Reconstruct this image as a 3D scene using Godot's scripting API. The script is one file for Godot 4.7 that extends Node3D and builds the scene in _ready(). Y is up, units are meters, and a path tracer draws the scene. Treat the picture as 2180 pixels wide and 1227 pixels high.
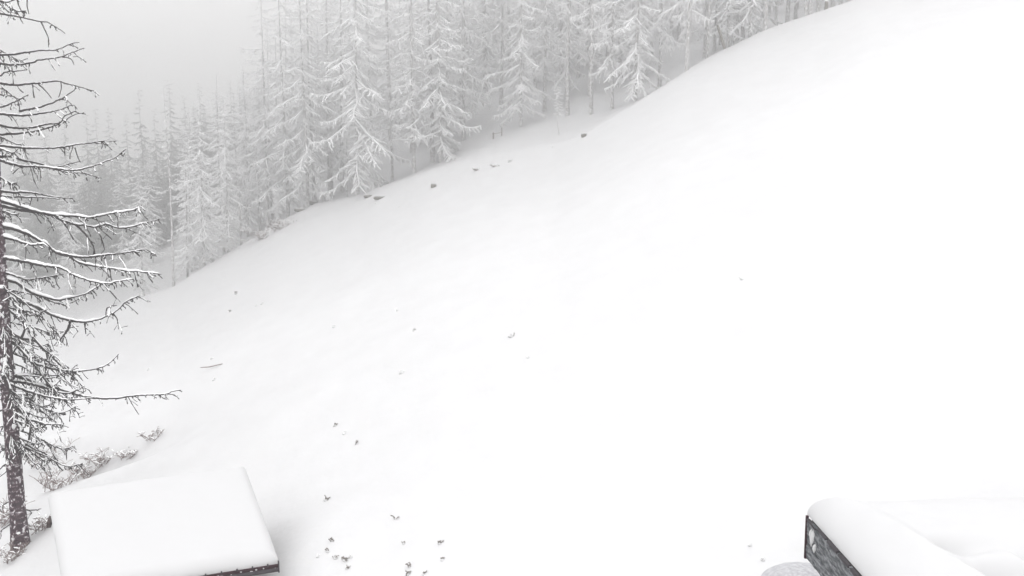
extends Node3D
# A snowed-in alpine meadow in fog: larch on the left, shed roof below it, edge of an outbuilding
# roof on the right, a steep white meadow and a wood that fades into the mist behind it.

const PITCH := 7.0            # degrees that the camera looks down
const LENS := 1800.0          # focal length in pixels of the 2180 wide photograph
const MID := Vector2(1090.0, 613.5)

class Shape:
	var v := PackedVector3Array()
	var n := PackedVector3Array()
	var uv := PackedVector2Array()
	var idx := PackedInt32Array()

	func tube(pts: PackedVector3Array, rad: PackedFloat32Array, sides: int, squash := 1.0) -> void:
		var at := v.size()
		var count := pts.size()
		for i in count:
			var t := (pts[mini(i + 1, count - 1)] - pts[maxi(i - 1, 0)]).normalized()
			var up := Vector3.UP if absf(t.y) < 0.96 else Vector3.BACK
			var side := t.cross(up).normalized()
			up = side.cross(t)
			for j in sides:
				var a := TAU * j / sides
				var c := cos(a)
				var s := sin(a)
				v.append(pts[i] + side * (c * rad[i]) + up * (s * rad[i] * squash))
				n.append((side * c + up * (s / squash)).normalized())
				uv.append(Vector2(float(j) / sides, float(i)))
		for i in count - 1:
			for j in sides:
				var k := (j + 1) % sides
				var a := at + i * sides + j
				var b := at + i * sides + k
				idx.append(a); idx.append(b); idx.append(a + sides)
				idx.append(b); idx.append(b + sides); idx.append(a + sides)
		# round off both ends with one vertex
		for e in [0, count - 1]:
			var t := (pts[1] - pts[0]).normalized() * -1.0 if e == 0 else (pts[count - 1] - pts[count - 2]).normalized()
			var tip := v.size()
			v.append(pts[e] + t * rad[e] * 0.6)
			n.append(t)
			uv.append(Vector2(0.5, float(e)))
			for j in sides:
				var a = at + e * sides + j
				var b = at + e * sides + (j + 1) % sides
				if e == 0:
					idx.append(a); idx.append(tip); idx.append(b)
				else:
					idx.append(a); idx.append(b); idx.append(tip)

	func quad(a: Vector3, b: Vector3, c: Vector3, d: Vector3) -> void:
		# a b c d clockwise seen from the front
		var at := v.size()
		var nn := (c - a).cross(b - a).normalized()
		for p in [a, b, c, d]:
			v.append(p)
			n.append(nn)
			uv.append(Vector2.ZERO)
		for k in [0, 1, 2, 0, 2, 3]:
			idx.append(at + k)

	func prism(base: Array, top: Array) -> void:
		# base and top: matching rings of points, counter-clockwise seen from above
		var c := base.size()
		for i in c:
			var j := (i + 1) % c
			quad(base[i], top[i], top[j], base[j])
		for i in range(1, c - 1):
			quad(top[0], top[i + 1], top[i], top[0])
			quad(base[0], base[i], base[i + 1], base[0])

	func box(at: Transform3D, size: Vector3) -> void:
		var h := size / 2
		var lo := []
		var hi := []
		for p in [Vector3(-1, 0, 1), Vector3(1, 0, 1), Vector3(1, 0, -1), Vector3(-1, 0, -1)]:
			lo.append(at * (p * h - Vector3(0, h.y, 0)))
			hi.append(at * (p * h + Vector3(0, h.y, 0)))
		prism(lo, hi)

	func grid(rows: int, cols: int, pos: PackedVector3Array, flip := false) -> void:
		# smooth sheet; pos[r * cols + c]
		var at := v.size()
		for r in rows:
			for c in cols:
				var dx := pos[r * cols + mini(c + 1, cols - 1)] - pos[r * cols + maxi(c - 1, 0)]
				var dz := pos[mini(r + 1, rows - 1) * cols + c] - pos[maxi(r - 1, 0) * cols + c]
				var nn := dx.cross(dz).normalized()
				v.append(pos[r * cols + c])
				n.append(nn if flip else -nn)
				uv.append(Vector2(c, r))
		for r in rows - 1:
			for c in cols - 1:
				var a := at + r * cols + c
				var b := a + 1
				var d := a + cols
				if flip:
					idx.append(a); idx.append(d); idx.append(b)
					idx.append(b); idx.append(d); idx.append(d + 1)
				else:
					idx.append(a); idx.append(b); idx.append(d)
					idx.append(b); idx.append(d + 1); idx.append(d)

	func blob(at: Transform3D, rings: int, segs: int, noise: FastNoiseLite, amount: float) -> void:
		var start := v.size()
		for r in rings + 1:
			var phi := PI * r / rings
			for s in segs:
				var th := TAU * s / segs
				var p := Vector3(sin(phi) * cos(th), cos(phi), sin(phi) * sin(th))
				var k := 1.0 + amount * noise.get_noise_3dv(p * 60.0 + at.origin * 37.0)
				v.append(at * (p * k))
				n.append((at.basis.inverse().transposed() * p).normalized())
				uv.append(Vector2.ZERO)
		for r in rings:
			for s in segs:
				var a := start + r * segs + s
				var b := start + r * segs + (s + 1) % segs
				idx.append(a); idx.append(a + segs); idx.append(b)
				idx.append(b); idx.append(a + segs); idx.append(b + segs)

	func add(o: Shape, at: Transform3D) -> void:
		var start := v.size()
		v.append_array(at * o.v)
		var turn := at.basis.orthonormalized()
		for q in o.n:
			n.append(turn * q)
		uv.append_array(o.uv)
		for i in o.idx:
			idx.append(start + i)

	func into(m: ArrayMesh, material: Material) -> void:
		if v.is_empty():
			return
		var a := []
		a.resize(Mesh.ARRAY_MAX)
		a[Mesh.ARRAY_VERTEX] = v
		a[Mesh.ARRAY_NORMAL] = n
		a[Mesh.ARRAY_TEX_UV] = uv
		a[Mesh.ARRAY_INDEX] = idx
		m.add_surface_from_arrays(Mesh.PRIMITIVE_TRIANGLES, a)
		m.surface_set_material(m.get_surface_count() - 1, material)

	func mesh(material: Material) -> ArrayMesh:
		var m := ArrayMesh.new()
		into(m, material)
		return m

var rng := RandomNumberGenerator.new()
var bumps := FastNoiseLite.new()
var M := {}
var used := {}

# ------------------------------------------------------------------ naming
func numbered(called: String) -> String:
	used[called] = used.get(called, -1) + 1
	return called if used[called] == 0 else "%s_%03d" % [called, used[called]]

func tag(o: Node, label: String, category: String, group := "") -> void:
	o.set_meta("label", label)
	o.set_meta("category", category)
	if group:
		o.set_meta("group", group)

func thing(called: String, label: String, category: String, at: Vector3, turn := 0.0, group := "") -> Node3D:
	var o := Node3D.new()
	o.name = numbered(called)
	add_child(o)
	o.position = at
	o.rotation.y = turn
	tag(o, label, category, group)
	return o

func part(called: String, mesh: Mesh, parent: Node, at := Transform3D()) -> MeshInstance3D:
	var o := MeshInstance3D.new()
	o.mesh = mesh
	o.transform = at
	o.cast_shadow = GeometryInstance3D.SHADOW_CASTING_SETTING_ON
	if parent == self:
		o.name = numbered(called)
		add_child(o)
	else:
		var k := 0
		var called_now := called
		while parent.has_node(called_now):
			k += 1
			called_now = "%s_%03d" % [called, k]
		o.name = called_now
		parent.add_child(o, true)
	return o

func structure(called: String, mesh: Mesh) -> MeshInstance3D:
	var o := part(called, mesh, self)
	o.set_meta("kind", "structure")
	return o

# ------------------------------------------------------------------ places
func sight(u: float, v: float) -> Vector3:
	# direction of a place in the photograph, with z = -1
	var a := (u - MID.x) / LENS
	var b := (MID.y - v) / LENS
	var c := cos(deg_to_rad(PITCH))
	var s := sin(deg_to_rad(PITCH))
	return Vector3(a, b * c - s, -(c + b * s)) / (c + b * s)

func spot(u: float, v: float, depth: float) -> Vector3:
	return sight(u, v) * depth

func slope(x: float, d: float) -> float:
	var xs := x
	if absf(x) > 42.0:
		xs = signf(x) * (42.0 + 14.0 * (1.0 - exp(-(absf(x) - 42.0) / 14.0)))
	return 0.42 * xs + 0.23 * maxf(d, -6.0) - 13.0

# the upper edge of the meadow: how far off it lies and how high, seen from the camera,
# and how the forest floor goes on behind it (first 12 m, then further)
const EDGE := [
	[-0.80, 62.0, -0.215, -0.02, 0.21], [-0.52, 66.0, -0.160, -0.02, 0.21],
	[-0.4058, 71.0, -0.1228, -0.03, 0.21], [-0.294, 80.0, -0.0537, -0.03, 0.26],
	[-0.232, 84.0, -0.0206, -0.02, 0.32], [-0.177, 80.0, -0.0096, 0.02, 0.42],
	[-0.105, 75.0, 0.0123, 0.05, 0.44], [-0.03, 71.0, 0.0290, 0.06, 0.46],
	[0.05, 67.0, 0.0440, 0.05, 0.46], [0.082, 65.0, 0.0557, 0.01, 0.46], [0.19, 69.0, 0.1226, -0.06, 0.32],
	[0.238, 72.0, 0.1510, -0.07, 0.24], [0.286, 73.0, 0.1727, -0.07, 0.18], [0.35, 72.0, 0.1963, -0.07, 0.14],
	[0.40, 69.0, 0.2120, -0.07, 0.10], [0.55, 66.0, 0.2500, -0.06, 0.15], [0.80, 62.0, 0.3000, -0.1, 0.05],
]

func edge(t: float) -> Array:
	var k := 0
	while k < EDGE.size() - 2 and t > EDGE[k + 1][0]:
		k += 1
	var w := clampf((t - EDGE[k][0]) / (EDGE[k + 1][0] - EDGE[k][0]), 0.0, 1.0)
	var out := []
	for i in range(1, 5):
		out.append(lerpf(EDGE[k][i], EDGE[k + 1][i], w))
	return out

func ground(x: float, z: float) -> float:
	var d := -z
	var y := slope(x, d)
	if d > 6.0:
		var t := clampf(x / d, -0.8, 0.8)
		var e := edge(t)
		var far: float = e[0]
		var top: float = e[1] * far
		var off := (top - slope(t * far, far))
		if d <= far:
			y += off * smoothstep(0.3, 1.0, d / far)
		else:
			var over := d - far
			var run := 140.0 * (1.0 - exp(-over / 140.0))
			y = top + e[1] * run + e[2] * minf(over, 12.0) + e[3] * (run - 12.0 if run > 24.0 else run * run / 48.0)
	y += 0.5 * bumps.get_noise_2d(x * 0.9, z * 0.9) + 0.10 * bumps.get_noise_2d(x * 5.0 + 90.0, z * 5.0)
	# snow drifted against the shed's right wall
	y += 0.65 * exp(-((x + 6.0) * (x + 6.0) / 2.6 + (z + 20.8) * (z + 20.8) / 7.0))
	# the hollow of the stream under the larch
	var h := Vector2(x + 19.5, z + 37.0)
	y -= 1.7 * exp(-(h.x * h.x / 22.0 + h.y * h.y / 3.5))
	return y

func hit(u: float, v: float) -> Vector3:
	# where that line of sight meets the snow
	var s := sight(u, v)
	var d := 9.0
	while d < 130.0:
		if s.y * d < ground(s.x * d, -d):
			break
		d += 0.1
	return Vector3(s.x * d, ground(s.x * d, -d), -d)

# ------------------------------------------------------------------ materials
func noise_texture(freq: float, stops: Array, seed_at: int, octaves := 4, kind := FastNoiseLite.TYPE_SIMPLEX_SMOOTH, size := 512) -> NoiseTexture2D:
	var f := FastNoiseLite.new()
	f.noise_type = kind
	f.frequency = freq
	f.fractal_octaves = octaves
	f.seed = seed_at
	var t := NoiseTexture2D.new()
	t.width = size
	t.height = size
	t.seamless = true
	t.noise = f
	if stops:
		var g := Gradient.new()
		g.offsets = PackedFloat32Array(stops.map(func(s): return s[0]))
		g.colors = PackedColorArray(stops.map(func(s): return (s[1] as Color).linear_to_srgb()))
		t.color_ramp = g
	return t

func bump_texture(freq: float, strength: float, seed_at: int, octaves := 4) -> NoiseTexture2D:
	var t := noise_texture(freq, [], seed_at, octaves)
	t.as_normal_map = true
	t.bump_strength = strength
	return t

func matter(color: Color, rough := 0.9) -> StandardMaterial3D:
	var m := StandardMaterial3D.new()
	m.albedo_color = color.linear_to_srgb()
	m.roughness = rough
	m.metallic_specular = 0.2
	return m

func textured(tex: Texture2D, scale: Vector3, bump: Texture2D = null, depth := 1.0) -> StandardMaterial3D:
	var m := matter(Color.WHITE)
	m.albedo_color = Color.WHITE
	m.albedo_texture = tex
	m.uv1_triplanar = true
	m.uv1_world_triplanar = true
	m.uv1_scale = scale
	if bump:
		m.normal_enabled = true
		m.normal_texture = bump
		m.normal_scale = depth
	return m

func make_materials() -> void:
	var white := Color(0.52, 0.52, 0.525)
	M.snow = textured(noise_texture(0.01, [[0.0, Color(0.50, 0.50, 0.505)], [0.5, white], [1.0, Color(0.54, 0.54, 0.545)]], 3), Vector3.ONE * 0.08, bump_texture(0.02, 6.0, 5), 0.25)
	M.roof_snow = matter(Color(0.475, 0.475, 0.48))
	M.tree_snow = matter(Color(0.82, 0.82, 0.825))
	M.twig = matter(Color(0.022, 0.018, 0.019))
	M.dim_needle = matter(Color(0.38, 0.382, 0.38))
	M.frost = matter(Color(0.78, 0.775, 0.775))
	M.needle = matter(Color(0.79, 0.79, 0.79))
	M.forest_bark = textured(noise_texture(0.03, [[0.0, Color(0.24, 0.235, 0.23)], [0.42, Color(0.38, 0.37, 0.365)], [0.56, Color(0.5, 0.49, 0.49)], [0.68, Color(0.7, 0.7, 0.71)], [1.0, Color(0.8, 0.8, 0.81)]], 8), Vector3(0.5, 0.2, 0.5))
	M.bark = textured(noise_texture(0.035, [[0.0, Color(0.014, 0.007, 0.013)], [0.45, Color(0.04, 0.021, 0.031)], [0.64, Color(0.075, 0.042, 0.05)], [0.72, Color(0.5, 0.47, 0.49)], [0.80, Color(0.84, 0.83, 0.85)], [1.0, Color(0.605, 0.602, 0.60)]], 21), Vector3(0.36, 0.26, 0.36), bump_texture(0.04, 14.0, 22), 1.0)
	M.red_wood = textured(noise_texture(0.05, [[0.0, Color(0.012, 0.004, 0.008)], [0.5, Color(0.03, 0.009, 0.015)], [1.0, Color(0.06, 0.02, 0.026)]], 31), Vector3(0.3, 2.0, 2.0))
	M.dark_wood = textured(noise_texture(0.05, [[0.0, Color(0.025, 0.018, 0.018)], [1.0, Color(0.08, 0.06, 0.055)]], 33), Vector3(2.0, 0.3, 2.0))
	M.grey_wood = textured(noise_texture(0.03, [[0.0, Color(0.035, 0.038, 0.042)], [0.34, Color(0.075, 0.08, 0.086)], [0.5, Color(0.12, 0.126, 0.134)], [0.64, Color(0.18, 0.186, 0.196)], [1.0, Color(0.32, 0.32, 0.33)]], 35, 5), Vector3(0.5, 0.9, 0.28), bump_texture(0.05, 12.0, 36), 1.0)
	M.iron = matter(Color(0.04, 0.035, 0.04), 0.6)
	M.stone = textured(noise_texture(0.02, [[0.0, Color(0.28, 0.28, 0.295)], [0.5, Color(0.37, 0.37, 0.385)], [1.0, Color(0.5, 0.5, 0.515)]], 41, 5), Vector3.ONE * 0.9, bump_texture(0.03, 8.0, 42), 0.8)
	M.stalk = matter(Color(0.2, 0.185, 0.17))
	M.shrub = matter(Color(0.20, 0.158, 0.15))
	M.plaster = matter(Color(0.55, 0.54, 0.52))

# ------------------------------------------------------------------ trees of the wood
var boughs := []        # [Shape wood, Shape snow, mesh] with twigs, unit length along +x
var rough_boughs := []  # the same, coarser

func bough(twigs: int, style: int, bold := 1.0) -> Array:
	var wood := Shape.new()
	var snow := Shape.new()
	var sag := rng.randf_range(0.05, 0.30)
	var hook := rng.randf_range(-0.08, 0.16)
	var bow := rng.randf_range(-0.14, 0.14)
	var kink := rng.randf_range(0.0, TAU)
	var curve := func(t: float) -> Vector3:
		return Vector3(t, -sag * t - 0.05 * sin(PI * t) + hook * t * t * t + 0.018 * sin(t * 9.0 + kink), bow * t * t + 0.02 * sin(t * 8.0 + kink))
	var pts := PackedVector3Array()
	var rad := PackedFloat32Array()
	var sp := PackedVector3Array()
	var sr := PackedFloat32Array()
	for i in 8:
		var t := i / 7.0
		var p: Vector3 = curve.call(t)
		pts.append(p)
		rad.append(lerpf(0.015, 0.006, t) * bold)
		sp.append(p + Vector3(0, 0.020 * bold, 0))
		sr.append((0.004 if i == 0 else lerpf(0.021, 0.011, t)) * rng.randf_range(0.6, 1.4) * bold)
	wood.tube(pts, rad, 4)
	snow.tube(sp, sr, 5, 0.95)
	for k in twigs:
		var t := lerpf(0.14, 0.98, (k + rng.randf() * 0.8) / twigs)
		var p: Vector3 = curve.call(t)
		var side := 1.0 if k % 2 == 0 else -1.0
		var out := Vector3(cos(0.95), 0, side * sin(0.95)).rotated(Vector3.UP, rng.randf_range(-0.5, 0.5))
		var l := rng.randf_range(0.14, 0.36) * (1.15 - 0.7 * t)
		var droop := rng.randf_range(0.1, 0.8) if style == 0 else rng.randf_range(0.2, 1.5)
		var wp := PackedVector3Array()
		var wr := PackedFloat32Array()
		var np := PackedVector3Array()
		var nr := PackedFloat32Array()
		for i in 4:
			var q := i / 3.0
			var a := p + out * (l * q) + Vector3(rng.randf_range(-0.012, 0.012), -droop * l * q * (0.6 + 0.4 * q) + rng.randf_range(-0.012, 0.012), rng.randf_range(-0.012, 0.012))
			wp.append(a)
			wr.append(lerpf(0.010, 0.006, q) * bold if style != 1 else lerpf(0.007, 0.004, q) * bold)
			np.append(a + Vector3(0, 0.013 * bold, 0))
			nr.append((0.006 if i == 0 else lerpf(0.0145, 0.008, q)) * rng.randf_range(0.5, 1.5) * bold)
		wood.tube(wp, wr, 3)
		if rng.randf() < 0.88:
			snow.tube(np, nr, 4, 0.9)
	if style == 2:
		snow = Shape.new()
	var m := ArrayMesh.new()
	wood.into(m, [M.needle, M.frost, M.dim_needle][style])
	snow.into(m, M.tree_snow)
	return [wood, snow, m]

func bough_places(height: float, reach: float, low: float, count: int, tilt_low: float, tilt_top: float, taper: float) -> Array:
	var out := []
	var yaw := rng.randf() * TAU
	for i in count:
		var f := pow((i + rng.randf() * 0.6) / count, 0.92)
		var y := lerpf(low, 0.985, f) * height
		yaw += 2.4 + rng.randf_range(-0.5, 0.5)
		if rng.randf() < 0.12:
			continue
		var l := reach * pow(1.0 - f * 0.99, taper) * rng.randf_range(0.5, 1.2) * smoothstep(-0.25, 0.12, f)
		var tilt := lerpf(tilt_low, tilt_top, f) + rng.randf_range(-0.22, 0.2)
		var b := Basis(Vector3.UP, yaw) * Basis(Vector3.BACK, tilt)
		out.append(Transform3D(b.scaled_local(Vector3.ONE * maxf(l, 0.45)), Vector3(0, y, 0)))
	return out

func trunk_shape(height: float, r: float, lean := Vector3.ZERO) -> Shape:
	var s := Shape.new()
	var pts := PackedVector3Array()
	var rad := PackedFloat32Array()
	for i in 12:
		var f := i / 11.0
		pts.append(Vector3(0.1 * sin(f * 5.0 + r * 40.0), f * height - 0.5, 0.1 * cos(f * 4.0)) + lean * f * height)
		rad.append(r * (1.0 - 0.93 * f) * (1.0 + 0.35 * exp(-f * 26.0)))
	s.tube(pts, rad, 8)
	return s

const KINDS := {
	"spruce": [4.0, 0.08, 106, -0.42, 0.05, 0.58, 0],
	"broad": [4.7, 0.05, 116, -0.46, -0.05, 0.62, 0],
	"larch": [3.1, 0.16, 92, -0.28, 0.08, 0.45, 1],
	"thin": [2.2, 0.30, 60, -0.25, 0.1, 0.4, 1],
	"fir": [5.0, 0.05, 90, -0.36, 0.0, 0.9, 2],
	"pole": [1.5, 0.42, 28, -0.1, 0.1, 0.5, 1],
}

func forest_tree(called: String, kind: String, at: Vector3, height: float, label: String, lean := Vector3.ZERO, group := "", wide := 1.0) -> void:
	var k: Array = KINDS[kind]
	var t := thing(called, label, "tree", at, rng.randf() * TAU, group)
	part("trunk", trunk_shape(height, height * 0.0055 + 0.03, lean).mesh(M.forest_bark), t)
	for place in bough_places(height, k[0] * wide * height / 25.0, k[1], k[2], k[3], k[4], k[5]):
		var b: Array = boughs[rng.randi() % 6 + (6 if k[6] == 1 else 0)]
		place.origin += lean * place.origin.y
		part("branch", b[2], t, place)

var crowns := {}

func crown(kind: String, n: int) -> Array:
	# a whole crown of a tree 20 m high in one mesh, for trees too far off to pick its branches apart
	var key := "%s%d" % [kind, n]
	if not crowns.has(key):
		var k: Array = KINDS[kind]
		var wood := Shape.new()
		var snow := Shape.new()
		for place in bough_places(20.0, k[0] * 0.8, k[1], k[2] - 14, k[3], k[4], k[5]):
			var b: Array = rough_boughs[rng.randi() % 4 + 4 * k[6]]
			wood.add(b[0], place)
			snow.add(b[1], place)
		var m := ArrayMesh.new()
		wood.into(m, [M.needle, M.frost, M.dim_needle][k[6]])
		snow.into(m, M.tree_snow)
		var tall := trunk_shape(20.0, 0.15)
		var whole := m.duplicate() as ArrayMesh
		tall.into(whole, M.forest_bark)
		crowns[key] = [m, tall.mesh(M.forest_bark), whole]
	return crowns[key]

func misty_tree(called: String, kind: String, n: int, at: Vector3, height: float, label: String, group: String) -> void:
	var c := crown(kind, n)
	var t := thing(called, label, "tree", at, rng.randf() * TAU, group)
	var grow := Transform3D(Basis().scaled(Vector3.ONE * height / 20.0), Vector3.ZERO)
	part("trunk", c[1], t, grow)
	part("crown", c[0], t, grow)

# ------------------------------------------------------------------ the larch close by
var larch_depth := 30.0

func larch_axis(v: float) -> float:
	return 44.0 - 0.085 * (1170.0 - v) + 0.00002 * pow(1170.0 - v, 2.0)

func smooth_line(ctrl: Array, step: float) -> PackedVector3Array:
	var c := Curve3D.new()
	c.bake_interval = step
	for i in ctrl.size():
		var before: Vector3 = ctrl[maxi(i - 1, 0)]
		var after: Vector3 = ctrl[mini(i + 1, ctrl.size() - 1)]
		var t: Vector3 = (after - before) / 6.0
		c.add_point(ctrl[i], -t, t)
	return c.get_baked_points()

func larch_branch(tree: Node3D, ctrl: Array, r0: float, snow_depth: float, twigs: float, hang := 1.0) -> void:
	var pts := smooth_line(ctrl, 0.09)
	var count := pts.size()
	if count < 4:
		return
	for i in range(1, count):
		pts[i] += Vector3(0, 0.022 * bumps.get_noise_2d(pts[i].x * 160.0, pts[i].y * 160.0), 0.02 * bumps.get_noise_2d(pts[i].x * 90.0 + 40.0, pts[i].y * 90.0))
	var rad := PackedFloat32Array()
	for i in count:
		var f := float(i) / (count - 1)
		var knob := 1.0 + 0.28 * maxf(0.0, bumps.get_noise_2d(pts[i].x * 300.0, pts[i].y * 300.0 + 70.0)) * 2.0
		rad.append(lerpf(r0 * 1.3, 0.012, pow(f, 0.75)) * knob)
	var wood := Shape.new()
	wood.tube(pts, rad, 6)
	var b := part("branch", wood.mesh(M.twig), tree)
	# snow that lies along it, in runs with gaps
	var snow := Shape.new()
	var run := PackedVector3Array()
	var thick := PackedFloat32Array()
	for i in count:
		var f := float(i) / (count - 1)
		var dir := (pts[mini(i + 1, count - 1)] - pts[maxi(i - 1, 0)]).normalized()
		var level := clampf(1.25 - absf(dir.y) * 1.1, 0.15, 1.0)
		var depth := snow_depth * level * (1.0 - 0.62 * f) * (0.85 + 0.9 * bumps.get_noise_2d(pts[i].x * 45.0 + 11.0, pts[i].y * 45.0))
		if depth > 0.016 and i < count - 1:
			run.append(pts[i] + Vector3(0, rad[i] * 0.75 + depth * 0.42, 0))
			thick.append(depth * 0.46)
		else:
			if run.size() > 2:
				thick[0] *= 0.35
				thick[thick.size() - 1] *= 0.35
				snow.tube(run, thick, 7, 0.9)
				part("snow_cover", snow.mesh(M.tree_snow), b)
				snow = Shape.new()
			run = PackedVector3Array()
			thick = PackedFloat32Array()
	if run.size() > 2:
		snow.tube(run, thick, 7, 0.9)
	if not snow.v.is_empty():
		part("snow_cover", snow.mesh(M.tree_snow), b)
	# hanging twigs with their short spurs
	var spray := Shape.new()
	var dust := Shape.new()
	var length := 0.0
	for i in count - 1:
		length += pts[i].distance_to(pts[i + 1])
	for k in int(length * twigs):
		var f := 0.12 + 0.88 * pow(rng.randf(), 0.7)
		var i := clampi(int(f * (count - 1)), 1, count - 2)
		var dir := (pts[i + 1] - pts[i - 1]).normalized()
		var away := Vector3(rng.randf_range(-0.5, 0.9), rng.randf_range(-1.7, 0.1) * hang, rng.randf_range(-0.9, 0.9)).normalized()
		away = (away + dir * 0.5).normalized()
		var l := rng.randf_range(0.08, 0.40) if rng.randf() < 0.85 else rng.randf_range(0.4, 0.85)
		l *= lerpf(1.0, 0.45, f)
		var bend := Vector3(rng.randf_range(-0.5, 0.5), rng.randf_range(-0.9, 0.05) * hang, 0)
		var sway := rng.randf() * TAU
		var tp := PackedVector3Array()
		var tr := PackedFloat32Array()
		var steps := maxi(4, int(l / 0.07))
		for s in steps + 1:
			var q := float(s) / steps
			tp.append(pts[i] + away * (l * q) + bend * (l * q * q) + Vector3(0.03 * q * sin(q * 6.0 + sway) + rng.randf_range(-0.01, 0.01), rng.randf_range(-0.01, 0.01), 0))
			tr.append(lerpf(0.014, 0.0075, q) * (1.0 if s % 2 == 0 else rng.randf_range(1.0, 2.6)))
		tr[steps] = rng.randf_range(0.008, 0.026)
		spray.tube(tp, tr, 4)
		if rng.randf() < 0.45:
			var dp := PackedVector3Array()
			var dr := PackedFloat32Array()
			for s in range(0, tp.size(), 2):
				dp.append(tp[s] + Vector3(0, 0.018, 0))
				dr.append(rng.randf_range(0.008, 0.026))
			if dp.size() > 2:
				dust.tube(dp, dr, 5)
		if l > 0.3:
			for s in rng.randi_range(1, 3):
				var a := tp[rng.randi_range(1, steps)]
				var e := a + Vector3(rng.randf_range(-0.22, 0.26), rng.randf_range(-0.25, 0.08) * hang, rng.randf_range(-0.15, 0.15))
				spray.tube(PackedVector3Array([a, (a + e) / 2 + Vector3(0, 0.02, 0), e]), PackedFloat32Array([0.008, 0.007, 0.012]), 4)
	if not spray.v.is_empty():
		var o := part("twig_spray", spray.mesh(M.twig), b)
		o.set_meta("kind", "stuff")
	if not dust.v.is_empty():
		var o := part("twig_snow", dust.mesh(M.tree_snow), b)
		o.set_meta("kind", "stuff")

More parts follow.
